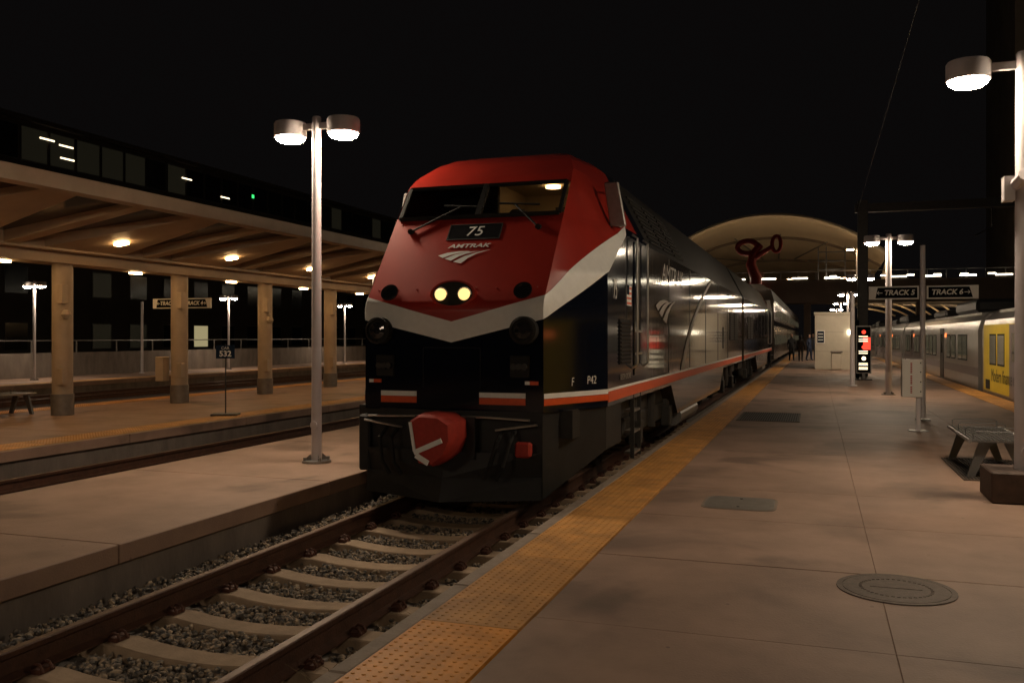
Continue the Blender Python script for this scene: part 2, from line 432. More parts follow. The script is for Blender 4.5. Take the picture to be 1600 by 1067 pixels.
    # body behind the cab
    prof = [(1.52,1.05),(1.52,3.15),(1.0,4.15),(.82,4.27),(.45,4.37),(-.45,4.37),(-.82,4.27),(-1.0,4.15),(-1.52,3.15),(-1.52,1.05)]
    YB = 3.7
    MB().prism(prof, BACK, YB).build('cab_rear','black',L)
    MB().prism([(a, z) for a, z in prof if z <= 3.15], YB, 20.9).build('body_side','grey_paint',L, smooth=20)
    rp = [(1.523,3.15),(1.0,4.153),(.82,4.273),(.45,4.373),(-.45,4.373),(-.82,4.273),(-1.0,4.153),(-1.523,3.15)]
    MB().prism(rp, YB, 20.9).build('roof','roofdark',L)
    for k in range(3):
        y = 4.1+k*1.2
        gr = MB()
        for j in range(10):
            z = 3.25+j*.075; x = 1.52-(z-3.15)*.52
            gr.box(x-.01, x+.022, y, y+1.05, z, z+.035)
        gr.build('roof_grille','rubber',L)
    for yy in (9.2, 12.0, 15.0): MB().lathe([(.55,0),(.55,.08),(.5,.11)],20,(0,yy,4.37)).build('roof_fan','dark_metal',L)
    # windscreen, frame, cab interior
    sl = lambda z: pw(F_, z)
    b = MB()
    for s in (-1, 1):
        xs = (s*.05, s*.985)
        b.add([(xs[0],sl(3.31)+.02,3.31),(xs[1],sl(3.31)+.02,3.31),(xs[1],sl(3.69)+.02,3.69),(xs[0],sl(3.69)+.02,3.69)],[(0,1,2,3)])
    b.build('windscreen','windscreen',L)
    b = MB()
    def bar(x0,z0,x1,z1,wd):
        p0 = Vector((x0,sl(z0)-.008,z0)); p1 = Vector((x1,sl(z1)-.008,z1)); b.tube([p0,p1], wd, 4)
    bar(-1.01,3.29,1.01,3.29,.035); bar(-1.01,3.71,1.01,3.71,.03); bar(-1.01,3.29,-1.01,3.71,.03); bar(1.01,3.29,1.01,3.71,.03); bar(-.0,3.29,-.0,3.71,.045)
    b.build('windscreen_frame','rubber',L)
    inn = MB(); inn.box(-.98,.98,2.7,2.75,2.6,3.84).build('cab_back_wall','cab_wall',L)
    MB().box(-.96,.96,1.6,2.7,3.80,3.84).build('cab_ceiling','cab_wall',L)
    MB().box(-1.0,1.0,.95,1.6,2.6,3.18).build('console','rubber',L)
    MB().box(-.03,.0,1.6,2.7,2.6,3.80).build('cab_light_divider','cab_wall',L)  # added divider, keeps the cab lamp's light off the left half
    MB().box(.45,.85,2.60,2.695,3.45,3.62).build('cab_cabinet','dark_metal',L); MB().box(.1,.95,2.3,2.69,2.7,3.36).build('cab_locker','booth',L); MB().box(.06,.30,1.75,1.95,2.7,3.5).build('seat','rubber',L, bevel=.04)
    MB().lathe([(.10,0),(.10,.03)],12,(.62,1.9,3.765)).build('cab_light','cab_lamp',L)
    sb = MB().box(-.75,-.35,1.7,1.85,3.0,3.75); sb.build('seat','rubber',L, bevel=.04)
    # wipers
    for x0, x1 in ((-.80,-.25),(.80,.45)):
        b = MB(); p0 = Vector((x0,sl(3.12)-.03,3.12)); p1 = Vector((x1,sl(3.42)-.04,3.42))
        b.tube([p0,p1],.012,6); b.tube([p1+Vector((-.22,.03,.03)),p1+Vector((.3,.0,-.01))],.012,6); b.tube([p0+Vector((0,.05,0)),p0+Vector((0,-.02,0))],.035,8)
        b.build('wiper','rubber',L)
    # number board and lettering on the slope
    tilt = math.atan2(1.42, 1.08)
    def on_slope(x, z, off=.01): return (x, sl(z)-off*.8, z+off*.6)
    rot = (tilt, 0, 0)
    nb = MB().box(-.32,.32,-.112,.112,-.02,.002).build('number_board','lens_dark',L, loc=on_slope(.02,3.09,.002)); nb.rotation_euler = rot
    b = MB()
    for a in ((-.332,.332,.112,.124),(-.332,.332,-.124,-.112)): b.box(a[0],a[1],a[2],a[3],-.02,.006)
    for a in ((-.332,-.32),(.32,.332)): b.box(a[0],a[1],-.112,.112,-.02,.0055)
    fr = b.build('number_frame','rubber',nb)
    text('number', '75', .21, 'white', nb, (0,0,.0045), (0,0,0), shear=.15, sx=1.05)
    text('lettering', 'AMTRAK', .082, 'white', L, on_slope(.0,2.91,.006), rot, shear=.25, sx=1.55, bold=.002)
    def arrow(name, parent, loc, rot, s, mname):
        b = MB()
        # three swept bands of the travel mark, narrowing to a point at lower right
        def sw(p):
            n = len(p)//2; vs = [(x*s, y*s, 0) for x, y in p]
            b.add(vs, [(i, i+1, 2*n-2-i, 2*n-1-i) for i in range(n-1)])
        for up, dn in (([(240,718),(400,665),(600,642),(790,645),(840,660)],[(340,768),(470,715),(600,682),(730,665),(840,660)]),
                       ([(385,785),(560,705),(740,665),(900,652),(1040,655)],[(510,830),(640,745),(780,690),(920,662),(1040,655)]),
                       ([(560,850),(740,745),(900,690),(1060,648),(1200,622)],[(715,890),(820,780),(960,700),(1080,660),(1200,622)])):
            sw([((x-720)/480, (750-y)/480) for x, y in up + dn[::-1]])
        return b.build(name, mname, parent, loc=loc)
    ar = arrow('arrow_mark', L, on_slope(-.03,2.78,.006), None, .32, 'white'); ar.rotation_euler = rot; ar.scale = (1,1.15,1)
    for k in range(9):
        for zz in (2.40, 3.22):
            rv_ = MB().lathe([(.011,0),(.011,.004),(.006,.007)],8).build('rivet','red',L, loc=on_slope(-.96+k*.24,zz,.001)); rv_.rotation_euler = rot
    for sx_ in (-.34, .34): MB().box(sx_-.004,sx_+.004,-.004,.004,1.30,1.74).build('door_seam','rubber',L)
    MB().box(-.34,.34,-.004,.004,1.74,1.748).build('door_seam','rubber',L)
    MB().tube([(-.95,-.14,.98),(-.2,-.16,1.0),(.5,-.16,1.0),(.95,-.14,.98)],.014,6).build('uncoupling_lever','steel',L)
    # headlights in an oval recess
    hl = MB().lathe([(.155,0),(.155,.05)],24).build('headlight_housing','red',L, loc=on_slope(.0,2.33,.0)); hl.rotation_euler = (R(80),0,0); hl.scale = (1.75,1,1)
    MB().lathe([(.135,.051),(.135,.054)],24).build('recess','rubber',hl)
    for s in (-1, 1):
        h = MB().lathe([(.068,0),(.068,.03),(.055,.045),(.02,.052)],20).build('headlight','head_lamp',L, loc=(s*.14, sl(2.33)-.035, 2.33)); h.rotation_euler = (R(86),0,0)
        MB().lathe([(.084,-.03),(.084,.02),(.069,.02),(.069,-.03)],20).build('bezel','steel',h)
        c = MB().lathe([(.105,0),(.105,.02),(.08,.02),(.075,.005)],20).build('marker_light','lens_dark',L, loc=(s*.80, sl(2.36)-.01, 2.36)); c.rotation_euler = (R(60),0,0)
        d = MB().lathe([(.15,-.06),(.15,.06),(.12,.075),(.115,.05)],24).build('ditch_light','rubber',L, loc=(s*.86, -.05, 1.93)); d.rotation_euler = (R(90),0,0)
        MB().lathe([(.112,.03),(.09,.052),(.04,.062)],20).build('lens','lens_dark',d)
        # square class-light boxes, reflectors, stripes on the lower front
        MB().box(s*.80-.11,s*.80+.11,-.035,.01,1.42,1.66).build('socket_panel','rubber',L, bevel=.01)
        for k in range(3): MB().lathe([(.035,0),(.035,.04)],10).build('socket','dark_metal',L, loc=(s*.80-.06+k*.06,-.035,1.54)).rotation_euler = (R(90),0,0)
        MB().box(s*.93-.075,s*.93+.075,-.012,.005,1.345,1.385).build('warning_plate','orange',L)
        MB().box(s*.93-.075,s*.93-.02,-.014,.004,1.347,1.383).build('warning_plate','white',L)
        x0, x1 = (-.86, -.42) if s < 0 else (.33, .86)
        MB().box(x0,x1,-.008,.004,1.20,1.255).build('stripe','white',L)
        MB().box(x0,x1,-.008,.004,1.125,1.197).build('stripe','orange',L)
        b, b2 = MB(), MB(); K = 8
        for bb, z0, z1 in ((b,1.20,1.255),(b2,1.125,1.197)):
            vs = [cham(k/K, z, .008, s) for k in range(K+1) for z in (z0, z1)]
            bb.add(vs, [(2*k,2*k+2,2*k+3,2*k+1) for k in range(K)])
        b.build('stripe','white',L); b2.build('stripe','orange',L)
        MB().box(s*1.524-.004,s*1.524+.004,1.07,20.8,1.225,1.255).build('stripe','white',L)
        MB().box(s*1.524-.004,s*1.524+.004,1.07,20.8,1.10,1.222).build('stripe','orange',L)
        MB().tube([(s*.55,-.10,.86),(s*1.02,-.10,.93)],.014,6).build('grab_iron','steel',L)
        # cab side: door, handrails, mirror, louvre, steps
        X = s*1.524
        MB().box(X-.012,X+.012,2.62,3.14,1.35,3.12).build('cab_door','black',L, bevel=.01)
        MB().box(X-.014,X+.014,2.70,3.06,2.35,3.0).build('door_window','darkglass',L)
        for yy in (2.5, 3.26): MB().tube([(X,yy,1.45),(X+s*.07,yy,1.5),(X+s*.07,yy,3.15),(X,yy,3.2)],.016,8).build('handrail','steel',L)
        for zz in (1.62, 1.92): MB().box(X-.002,X+.02,2.64,3.12,zz,zz+.03).build('door_sill','steel',L)
        lv = MB().box(X-.008,X+.008,1.70,2.36,1.52,2.08).build('louvre','rubber',L)
        sl_me = MB().box(-.012,.012,0,.62,0,.018).mesh('louvre_slat','dark_metal')
        for j in range(11): inst('louvre_slat', sl_me, lv, (X+s*.008,1.72,1.545+j*.048), (0,s*.5,0))
        mp = [(s*1.36,1.90,3.24),(s*1.57,1.86,3.24),(s*1.47,1.86,3.80),(s*1.28,1.90,3.80)]
        mr = MB().add(mp+[(a,b_+.07,c) for a,b_,c in mp],[(0,1,2,3),(4,5,6,7),(0,1,5,4),(1,2,6,5),(2,3,7,6),(3,0,4,7)]).build('mirror','galv',L, bevel=.014)
        MB().tube([(X-s*.1,2.3,3.26),(X-s*.06,1.93,3.28)],.014,6).build('mirror_arm','steel',L); MB().tube([(X-s*.28,2.35,3.75),(X-s*.14,1.93,3.74)],.014,6).build('mirror_arm','steel',L)
        for yy in (2.62, 3.1): MB().box(X-.05,X+.0,yy,yy+.03,.25,1.1).build('step_stringer','under',L)
        for zz in (.3,.58,.86): MB().box(X-.14,X-.005,2.651,3.1,zz,zz+.03).build('step','collar',L)
        # fuel tank skirt and underframe
        MB().add([(X-.02,5.9,1.10),(X-.02,15.0,1.10),(X-.02,14.0,.52),(X-.02,6.7,.52),(X-s*.25,5.9,1.10),(X-s*.25,15.0,1.10),(X-s*.25,14.0,.5),(X-s*.25,6.7,.5)],
                 [(0,1,2,3),(4,5,6,7),(0,1,5,4),(1,2,6,5),(2,3,7,6),(3,0,4,7)]).build('fuel_tank_skirt','grey_paint',L)
        MB().tube([(X-s*.2,7.2,.42),(X-s*.2,9.6,.42)],.18,12).build('air_tank','galv',L)
        for y0 in (3.0, 15.2):
            tf = MB().box(X-s*.28-.07,X-s*.28+.07,y0,y0+3.9,.45,.75).build('truck_frame','under',L, bevel=.03)
            for yy in (.5, 1.95, 3.4):
                MB().tube([(X-s*.2,y0+yy,.45),(X-s*.2,y0+yy,.98)],.085,10).build('spring','under',tf)
            for yy in (.55, 3.35):
                wh = MB().lathe([(.5,-.065),(.5,.065),(.42,.07),(.38,.03),(.15,.03),(.14,.08)],28).build('wheel','under',L, loc=(s*.76,y0+yy,.5)); wh.rotation_euler = (0,R(90)*s,0)
                MB().box(X-s*.16-.08,X-s*.16+.08,y0+yy-.17,y0+yy+.17,.33,.68).build('axle_box','under',tf, bevel=.02)
        for (y0, y1) in ((16.6,17.8),(18.0,19.2)):
            lv = MB().box(X-.006,X+.006,y0,y1,1.75,2.55).build('side_vent','rubber',L)
            v_me = MB().box(-.012,.012,0,y1-y0-.06,0,.02).mesh('vent_slat','dark_metal')
            for j in range(12): inst('vent_slat', v_me, lv, (X+s*.004,y0+.03,1.79+j*.062), (0,s*.5,0))
        MB().box(X-.004,X+.004,14.6,14.75,1.55,2.1).build('access_hatch','rubber',L)
        for yy in (5.6,8.2,10.8,13.4,16.0): MB().box(X-.003,X+.003,yy,yy+.02,1.27,3.13).build('panel_seam','dark_metal',L)
    # side lettering (platform side)
    X = 1.531; rs = (R(90),0,R(90))
    text('side_number','75',.34,'sign_white',L,(X,1.42,2.42),rs, shear=.15, sx=.6)
    text('side_lettering','AMTRAK',.40,'swoosh',L,(X,6.0,2.86),rs, shear=.2, sx=1.45)
    a2 = arrow('side_arrow_mark', L, (X+.001,5.3,2.28), None, .72, 'swoosh'); a2.rotation_euler = rs; a2.scale = (1.4,1,1)
    text('front_mark','F',.13,'sign_white',L,cham(.42,1.36,.012),(R(90),0,math.atan2(1.06,.46)), shear=.1, sx=.8)
    text('model_mark','P42',.13,'sign_white',L,cham(.72,1.37,.012),(R(90),0,math.atan2(1.06,.46)), shear=.1, sx=.9)
    text('shop_mark','BEECH GROVE',.10,'swoosh',L,(X,2.05,1.36),rs, sx=1.0)
    fl = MB().box(X-.004,X,2.12,2.42,2.26,2.52).build('flag','white',L)
    for k in range(4): MB().box(X,X+.002,2.12,2.42,2.275+k*.065,2.305+k*.065).build('flag_stripe','orange',fl)
    MB().box(X,X+.004,2.12,2.25,2.40,2.52).build('flag_canton','sign_blue',fl)
    b = MB(); vs = []; K = 16
    for k in range(K+1):
        u = k/K; z = 1.26+1.88*u; y = 6.9+3.9*u+.9*u*u-.5*math.sin(math.pi*u); wd = .42-.12*u
        vs += [(X+.001,y,z),(X+.001,y+wd,z)]
    b.add(vs,[(2*k,2*k+1,2*k+3,2*k+2) for k in range(K)]).build('swoosh_stripe','swoosh',L)
    # coupler in a red cover with reflective tape, hoses, cables
    cv = MB(); prof = [(-.36,.88),(-.18,.98),(.12,.96),(.32,.86),(.33,.62),(.22,.40),(.02,.26),(-.20,.30),(-.30,.48),(-.36,.70)]
    ringz = []
    for (sc, y) in ((1,-.18),(1.03,-.48),(1.0,-.62),(.90,-.665)):
        ringz.append([(.035+(a)*sc*.68, y+.02*math.sin(9*a), .79+(z-.62)*sc*.75) for a, z in prof])
    n = len(prof); vs = [p for r in ringz for p in r]
    cv.add(vs, [(i*n+k,i*n+(k+1)%n,(i+1)*n+(k+1)%n,(i+1)*n+k) for i in range(3) for k in range(n)] + [tuple(3*n+k for k in range(n))])
    cov = cv.build('coupler_cover','bag_red',L, smooth=40)
    def tape(p, q, wd):
        p, q = Vector(p), Vector(q); d = (q-p).normalized(); s = Vector((d.z,0,-d.x))*wd
        MB().add([p+s,q+s,q-s,p-s,p+s+Vector((0,.012,0)),q+s+Vector((0,.012,0)),q-s+Vector((0,.012,0)),p-s+Vector((0,.012,0))],[(0,1,2,3),(4,5,6,7),(0,1,5,4),(1,2,6,5),(2,3,7,6),(3,0,4,7)]).build('reflective_tape','white',cov)
    tape((-.175,-.700,.98),(-.125,-.700,.68),.016); tape((-.13,-.702,.665),(.18,-.702,.80),.026); tape((-.11,-.700,.64),(.03,-.700,.56),.028)
    for s in (-1, 1):
        for k, dx in enumerate((.62,.76)):
            MB().tube([(s*dx,-.06,.85),(s*dx,-.24,.75),(s*(dx-.06),-.3,.5),(s*(dx-.14),-.27,.36)],.024,8).build('air_hose','rubber',L)
    MB().box(.78,.95,-.14,-.03,.58,.74).build('hose_valve','bag_red',L, bevel=.02)
    for s in (-1,1): MB().box(s*.3-.05,s*.3+.05,-.2,.05,.55,1.0).build('draft_gear','blackmatte',L)
    MB().box(-1.3,1.3,.3,20.6,.75,1.06).build('underframe','under',L)
    MB().box(-1.15,1.15,6.6,14.2,.35,.8).build('fuel_tank','under',L)
    return L
loco = make_loco('red nosed locomotive with white V band, number 75 and lit headlights')
l2 = copy_tree(loco); l2.location = (TC, 9.15+21.5+21.2, -.2); l2.rotation_euler = (0,0,math.pi)
l2['label'] = 'grey second locomotive coupled behind the red-nosed leading one'

# coaches behind the locomotives
def make_coach():
    c = empty('passenger_coach', (TC, 53.2, -.2), '', 'coach', group='coaches of the long distance train')
    p = [(1.54,.5),(1.54,3.9),(1.35,4.55),(.8,4.85),(-.8,4.85),(-1.35,4.55),(-1.54,3.9),(-1.54,.5)]
    MB().prism(p, 0, 25.4).build('body','coach_side',c)
    MB().prism([(1.545,3.9),(1.355,4.556),(.8,4.856),(-.8,4.856),(-1.355,4.556),(-1.545,3.9)], .01, 25.39).build('roof','roofdark',c)
    MB().box(1.542,1.548,0,25.4,2.45,2.75).build('window_band','black',c)
    me = MB().box(1.544,1.556,0,1.5,0,.6).mesh('window','winglass')
    for k in range(11): 
        inst('window', me, c, (0,1.4+k*2.1,3.0)); inst('window', me, c, (0,1.4+k*2.1,1.35))
    for y0 in (2.2, 20.0): MB().box(-1.1,1.1,y0,y0+3.2,.1,.6).build('truck','under',c)
    return c
co = make_coach()
for i, lab in enumerate(['silver bilevel coach coupled directly behind the second locomotive', 'second bilevel coach behind the two locomotives', 'third bilevel coach behind the two locomotives, near the footbridge']):
    c = co if i == 0 else copy_tree(co)
    c.location.y = 53.2+i*26; c['label'] = lab

# ================================================================== STATION LAMPS
def make_lamp(label, x, y, pr=.068, arm=.40, group='twin headed lamps'):
    o = empty('platform_lamp', (x, y, 0), label, 'lamp', group=group)
    MB().lathe([(pr*1.02,.0),(pr,.1),(pr*.86,4.4),(pr*.86,4.55),(pr*.7,4.57)],20).build('post','pole',o, smooth=40)
    bs = MB().lathe([(.19,0),(.19,.03),(.12,.035)],24)
    for k in range(4):
        a = k*math.pi/2+.78; bs.lathe([(.022,.03),(.022,.075)],8,(.155*math.cos(a),.155*math.sin(a),0))
        bs.add([(.07*math.cos(a),.07*math.sin(a),.035),(.17*math.cos(a),.17*math.sin(a),.035),(.08*math.cos(a),.08*math.sin(a),.12),(.07*math.cos(a)+.01,.07*math.sin(a)+.01,.035)],[(0,1,2),(1,3,2)])
    bs.build('base','galv',o)
    MB().lathe([(.05,-.012),(.05,.012)],12).build('hand_hole_cover','pole',o, loc=(0,-pr-.002,.5)).rotation_euler = (R(90),0,0)
    for s in (-1, 1):
        MB().box(min(0,s*(arm-.15)),max(0,s*(arm-.15)),-.03,.03,4.40,4.48).build('arm','pole',o)
        h = MB().lathe([(.205,-.10),(.215,-.09),(.215,.075),(.20,.10),(.05,.11)],32,(s*arm,0,4.42)).build('lamp_head','pole',o, smooth=40)
        MB().lathe([(.192,-.101),(.184,-.132),(.14,-.160),(.07,-.175),(.01,-.178)],28,(s*arm,0,4.42)).build('lens','lamp_lens',h)
    return o
make_lamp('lit twin headed lamp post on narrow platform beside the red locomotive', -6.26, 10.4)
nl = make_lamp('lit lamp post standing in brown box beside the metal bench', 2.02, 10.35, pr=.098, arm=.52)
bx = MB().box(-.36,.36,-.34,.34,0,.31).build('post_footing','brown_box', nl, bevel=.012)
cmr = MB().box(-.20,-.10,-.08,.08,3.05,3.3).build('camera_bracket','pole',nl); MB().tube([(-.1,0,3.2),(-.05,-.25,3.28)],.06,10).build('camera_housing','pole',nl)
make_lamp('lit lamp post with cameras behind the track 5 and track 6 signs', 1.95, 27.5, pr=.09, arm=.44)
make_lamp('lit lamp post behind the tall gantry column', 1.95, 44.6)
make_lamp('distant lit lamp post beyond the beige booth', 1.95, 61.7)
make_lamp('lamp post on narrow platform level with the second half of the locomotive', -6.26, 27.5)
make_lamp('lamp post on narrow platform beside the second locomotive', -6.26, 44.6)
make_lamp('added unseen lamp post on near platform, lighting the locomotive nose', 1.95, -4.6)  # out of view behind the camera, added to light the locomotive front
make_lamp('added unseen lamp post on narrow platform, lighting the locomotive nose', -6.26, -4.6)  # second added lamp out of view, also there to light the nose
for yy, lab in ((26.2,'lit lamp post before the far wall, furthest from the footbridge'),(38.0,'lit lamp post before the far wall behind the car 532 sign'),(49.7,'lit lamp post before the far wall nearest the footbridge')):
    make_lamp(lab, -27.9, yy, group='lamps on the far platform').scale = (.82,.82,.82)
for yy, lab in ((78.8,'distant lamp post on near platform, first beyond the people'),(95.9,'most distant lamp post on near platform, just before the footbridge')): make_lamp(lab, 1.95, yy)


# ================================================================== CANOPY on the next platform
can = empty('platform_canopy_roof', (-15.1, 0, 0), 'long cream butterfly canopy with dark glass panels over the side platform', 'canopy')
CS = 3.68
ZV, ZE, XW = 3.42, 3.96, 3.95
for s in (1, -1):
    MB().add([(s*XW,-12,ZE),(s*XW,95,ZE),(s*XW,95,ZE+.24),(s*XW,-12,ZE+.24),(s*(XW-.16),-12,ZE-.03),(s*(XW-.16),95,ZE-.03),(s*(XW-.16),95,ZE+.21),(s*(XW-.16),-12,ZE+.21)],
             [(0,1,2,3),(4,5,6,7),(0,1,5,4),(2,3,7,6),(0,3,7,4),(1,2,6,5)]).build('eave_beam','canopy_white',can)
MB().box(-.62,.62,-12,95,ZV-.02,ZV+.32).build('valley_beam','canopy_white',can)
MB().box(-.35,.35,-12,95,ZV-.24,ZV-.021).build('soffit','canopy_white',can)
def arm_mesh(w0, w1, dep, m):
    x0, x1 = .6, XW-.1; z0, z1 = ZV+.10, ZE+.06
    return MB().add([(x0,-w0,z0-.08),(x0,w0,z0-.08),(x1,w1,z1-dep),(x1,-w1,z1-dep),(x0,-w0,z0+.2),(x0,w0,z0+.2),(x1,w1,z1+.1),(x1,-w1,z1+.1)],
                    [(0,1,2,3),(4,5,6,7),(0,1,5,4),(1,2,6,5),(2,3,7,6),(3,0,4,7)]).mesh('cantilever_arm', m)
wide, rib = arm_mesh(1.05,.32,.03,'canopy_white'), arm_mesh(.16,.16,.02,'canopy_white')
pan = MB().add([(.6,0,ZV+.24),(.6,CS,ZV+.24),(XW-.1,CS,ZE+.13),(XW-.1,0,ZE+.13),(.6,0,ZV+.27),(.6,CS,ZV+.27),(XW-.1,CS,ZE+.16),(XW-.1,0,ZE+.16)],[(0,1,2,3),(4,5,6,7),(0,1,5,4),(1,2,6,5),(2,3,7,6),(3,0,4,7)]).mesh('glass_panel','canopy_glass')
lt = MB().box(-.12,.12,-.08,.08,-.02,.02).mesh('downlight','canopy_lamp')
lt2 = MB().box(-.07,.07,-.14,.14,-.02,.02).mesh('downlight','canopy_lamp')
for k in range(-3, 20):
    y = 14.9 + k*CS
    for rz in (0, math.pi):
        inst('cantilever_arm', wide, can, (0,y,0), (0,0,rz)); inst('rib', rib, can, (0,y+CS/2,0), (0,0,rz))
        inst('glass_panel', pan, can, (0, y if rz == 0 else y+CS, 0), (0,0,rz))
        sl_ = (ZE-ZV)/(XW-.7)
        if k % 1 == 0: inst('downlight', lt, can, ((1 if rz == 0 else -1)*1.55, y, ZV+.02+(1.55-.6)*sl_-.035), (0,-math.atan(sl_)*(1 if rz == 0 else -1),0))
    inst('downlight', lt2, can, (-.2, y-1.3, ZV-.26))
for k in range(-1, 14):
    y = 14.9 + k*CS
    o = empty('canopy_column', (-15.1, y, 0), ['round cream canopy column with grey collar','x'][0], 'column', group='round canopy columns')
    names = {0:'canopy column with camera ball and box, furthest from the footbridge', 1:'canopy column with pale cabinet at its side by the track 3 sign', 2:'canopy column standing behind the car 532 sign toward the train', 3:'canopy column beside the locomotive nose'}
    o['label'] = names.get(k, 'plain round cream canopy column in the row under the canopy')
    MB().lathe([(.205,.45),(.205,ZV-.2)],24).build('shaft','column',o, smooth=40)
    MB().lathe([(.225,0),(.225,.45),(.207,.452)],24).build('collar','collar',o, smooth=40)
    MB().box(.12,.26,-.26,-.1,2.35,2.75).build('junction_box','column',o, bevel=.01)
    MB().box(.10,.25,-.25,-.1,.65,1.0).build('junction_box','column',o, bevel=.01)
    if k in (0, 2):
        b = MB().lathe([(.01,-.1),(.07,-.08),(.1,0),(.07,.08),(.01,.1)],14,(.30,-.2,2.12)); b.tube([(.15,-.1,2.2),(.3,-.2,2.2)],.03,6); b.build('camera_dome','column',o, smooth=40)
    if k == 1: MB().box(-.45,-.22,-.35,-.1,.55,1.15).build('cabinet','column',o, bevel=.01)
# CAR 532 stand
sg = empty('car_sign', (-11.75, 15.9, 0), 'blue CAR 532 sign on thin pole with flat base', 'sign')
MB().box(-.27,.27,-.2,.2,.005,.05).build('base','dark_metal',sg, bevel=.008)
MB().tube([(0,0,.05),(0,0,1.5)],.014,8).build('pole','dark_metal',sg)
pl = MB().box(-.19,.19,-.035,-.015,1.20,1.48).build('panel','sign_blue',sg)
text('lettering','CAR',.085,'sign_white',pl,(0,-.037,1.415),(R(90),0,0)); text('number','532',.165,'sign_white',pl,(0,-.037,1.295),(R(90),0,0), bold=.004)
sg.rotation_euler = (0,0,R(25))
# track sign on post
def track_sign(x, y, la, lb, label, w=.92):
    o = empty('track_sign', (x, y, 0), label, 'sign')
    MB().lathe([(.055,.06),(.05,3.46)],16).build('post','pole',o, smooth=40)
    MB().box(-.13,.13,-.13,.13,.004,.03).build('base','galv',o)
    for s, tx in ((-1, la), (1, lb)):
        xa, xb = sorted((s*.07, s*(.07+w)))
        p = MB().box(xa,xb,-.025,.025,2.40,2.66).build('panel','sign_white',o)
        q = MB().add([(xa+.12 if s<0 else xa+.03,-.029,2.425),(xb-.03 if s<0 else xb-.10,-.029,2.425),(xb-.03 if s<0 else xb-.16,-.029,2.635),(xa+.16 if s<0 else xa+.03,-.029,2.635)],[(0,1,2,3)]).build('black_field','sign_black',p)
        text('lettering',tx,.14,'sign_white',p,((xa+xb)/2+(.02 if s<0 else -.02),-.032,2.53),(R(90),0,0), shear=.2, bold=.004)
        a = MB(); ax = xa+.20 if s<0 else xb-.20
        a.box(ax-.05,ax+.05,-.033,-.030,2.522,2.536)
        for dz in (-1,1):
            hx = ax-.05*(-s)*-1
            a.tube([(ax+s*.05,-.032,2.529),(ax+s*.015,-.032,2.529+dz*.035)],.007,4)
        a.build('arrow','sign_white',p)
    return o
track_sign(2.0, 19.4, '    TRACK 5', 'TRACK 6    ', 'black and white TRACK 5 and TRACK 6 sign on grey post')
track_sign(-15.85, 19.6, '    TRACK 3', 'TRACK 4    ', 'TRACK 3 and TRACK 4 sign behind a canopy column', w=.85)
# thin poles on far platform
for y, lab in ((32.7,'slim bare pole before the far wall between two twin headed lamps'), (58,'slim bare pole before the far wall beyond the canopy columns')):
    o = MB().lathe([(.11,0),(.11,.04),(.06,.05),(.055,3.2)],12).build('slim_pole','pole', loc=(-28.6,y,0)); o['label'] = lab; o['category'] = 'pole'
# far wall with railing
wl = MB().box(-29.9,-29.6,-10,150,0,.98).build('boundary_wall','wall_concrete'); wl['label'] = 'long low concrete wall along the far platform'; wl['category'] = 'wall'
M['wall_concrete'].name
rl = empty('railing', (-29.75,0,.98), 'thin metal railing on top of the far platform wall', 'railing')
MB().tube([(0,-10,.5),(0,150,.5)],.022,6).build('top_rail','galv',rl)
pm = MB().box(-.02,.02,-.025,.025,0,.5).mesh('baluster_post','galv')
for k in range(64): inst('baluster_post', pm, rl, (0,-9+k*2.3,0))
# benches
def bench(x, y, label, L=1.75):
    o = empty('bench', (x, y, 0), label, 'bench')
    st = MB().box(-.30,.30,0,L,.425,.445); s_ = st.build('seat_pan','bench_metal',o)
    slat = MB().box(-.012,.012,0,L,.446,.458).mesh('seat_wire','galv')
    for k in range(12): inst('seat_wire', slat, s_, (-.26+k*.047,0,0))
    MB().tube([(-.31,-.01,.44),(-.31,L+.01,.44)],.024,8).build('front_rail','galv',o); MB().tube([(.31,-.01,.44),(.31,L+.01,.44)],.024,8).build('rear_rail','galv',o)
    for yy in (.06, L-.1):
        for s in (-1, 1):
            MB().add([(s*.06,yy,.425),(s*.20,yy,.425),(s*.33,yy,.0),(s*.25,yy,0),(s*.06,yy+.05,.425),(s*.20,yy+.05,.425),(s*.33,yy+.05,.0),(s*.25,yy+.05,0)],[(0,1,2,3),(4,5,6,7),(0,1,5,4),(1,2,6,5),(2,3,7,6),(3,0,4,7)]).build('leg','bench_metal',o)
    for yy in (.02, L/3, 2*L/3, L-.02): MB().tube([(-.27,yy,.45),(-.27,yy,.53),(-.24,yy,.55),(.24,yy,.55),(.27,yy,.53),(.27,yy,.45)],.006,6).build('armrest','bench_metal',o)
    return o
bench(2.02, 11.7, 'grey metal mesh bench with wire armrests over a floor grate')
bench(-16.2, 13.2, 'dark metal bench on the canopy platform')
def grate(x0, x1, y0, y1, label, n, m='galv'):
    o = empty('floor_grate', (x0, y0, 0), label, 'grate')
    MB().box(0,x1-x0,0,y1-y0,.001,.004).build('pit','rubber',o)
    f = MB()
    for a in ((0,x1-x0,0,.03),(0,x1-x0,y1-y0-.03,y1-y0)): f.box(a[0],a[1],a[2],a[3],.004,.014)
    for a in ((0,.03),(x1-x0-.03,x1-x0)): f.box(a[0],a[1],.03,y1-y0-.03,.004,.0138)
    f.build('frame','iron',o)
    b_ = MB().box(-.006,.006,.03,y1-y0-.03,.004,.013).mesh('grate_bar',m)
    for k in range(n): inst('grate_bar', b_, o, (.05+(x1-x0-.1)*k/(n-1),0,0))
grate(1.62, 2.5, 11.5, 13.5, 'rusty floor grate under the metal bench', 22, 'iron')
grate(-1.50, -.30, 18.2, 20.2, 'grey floor grate beside the tactile strip', 26, 'dark_metal')
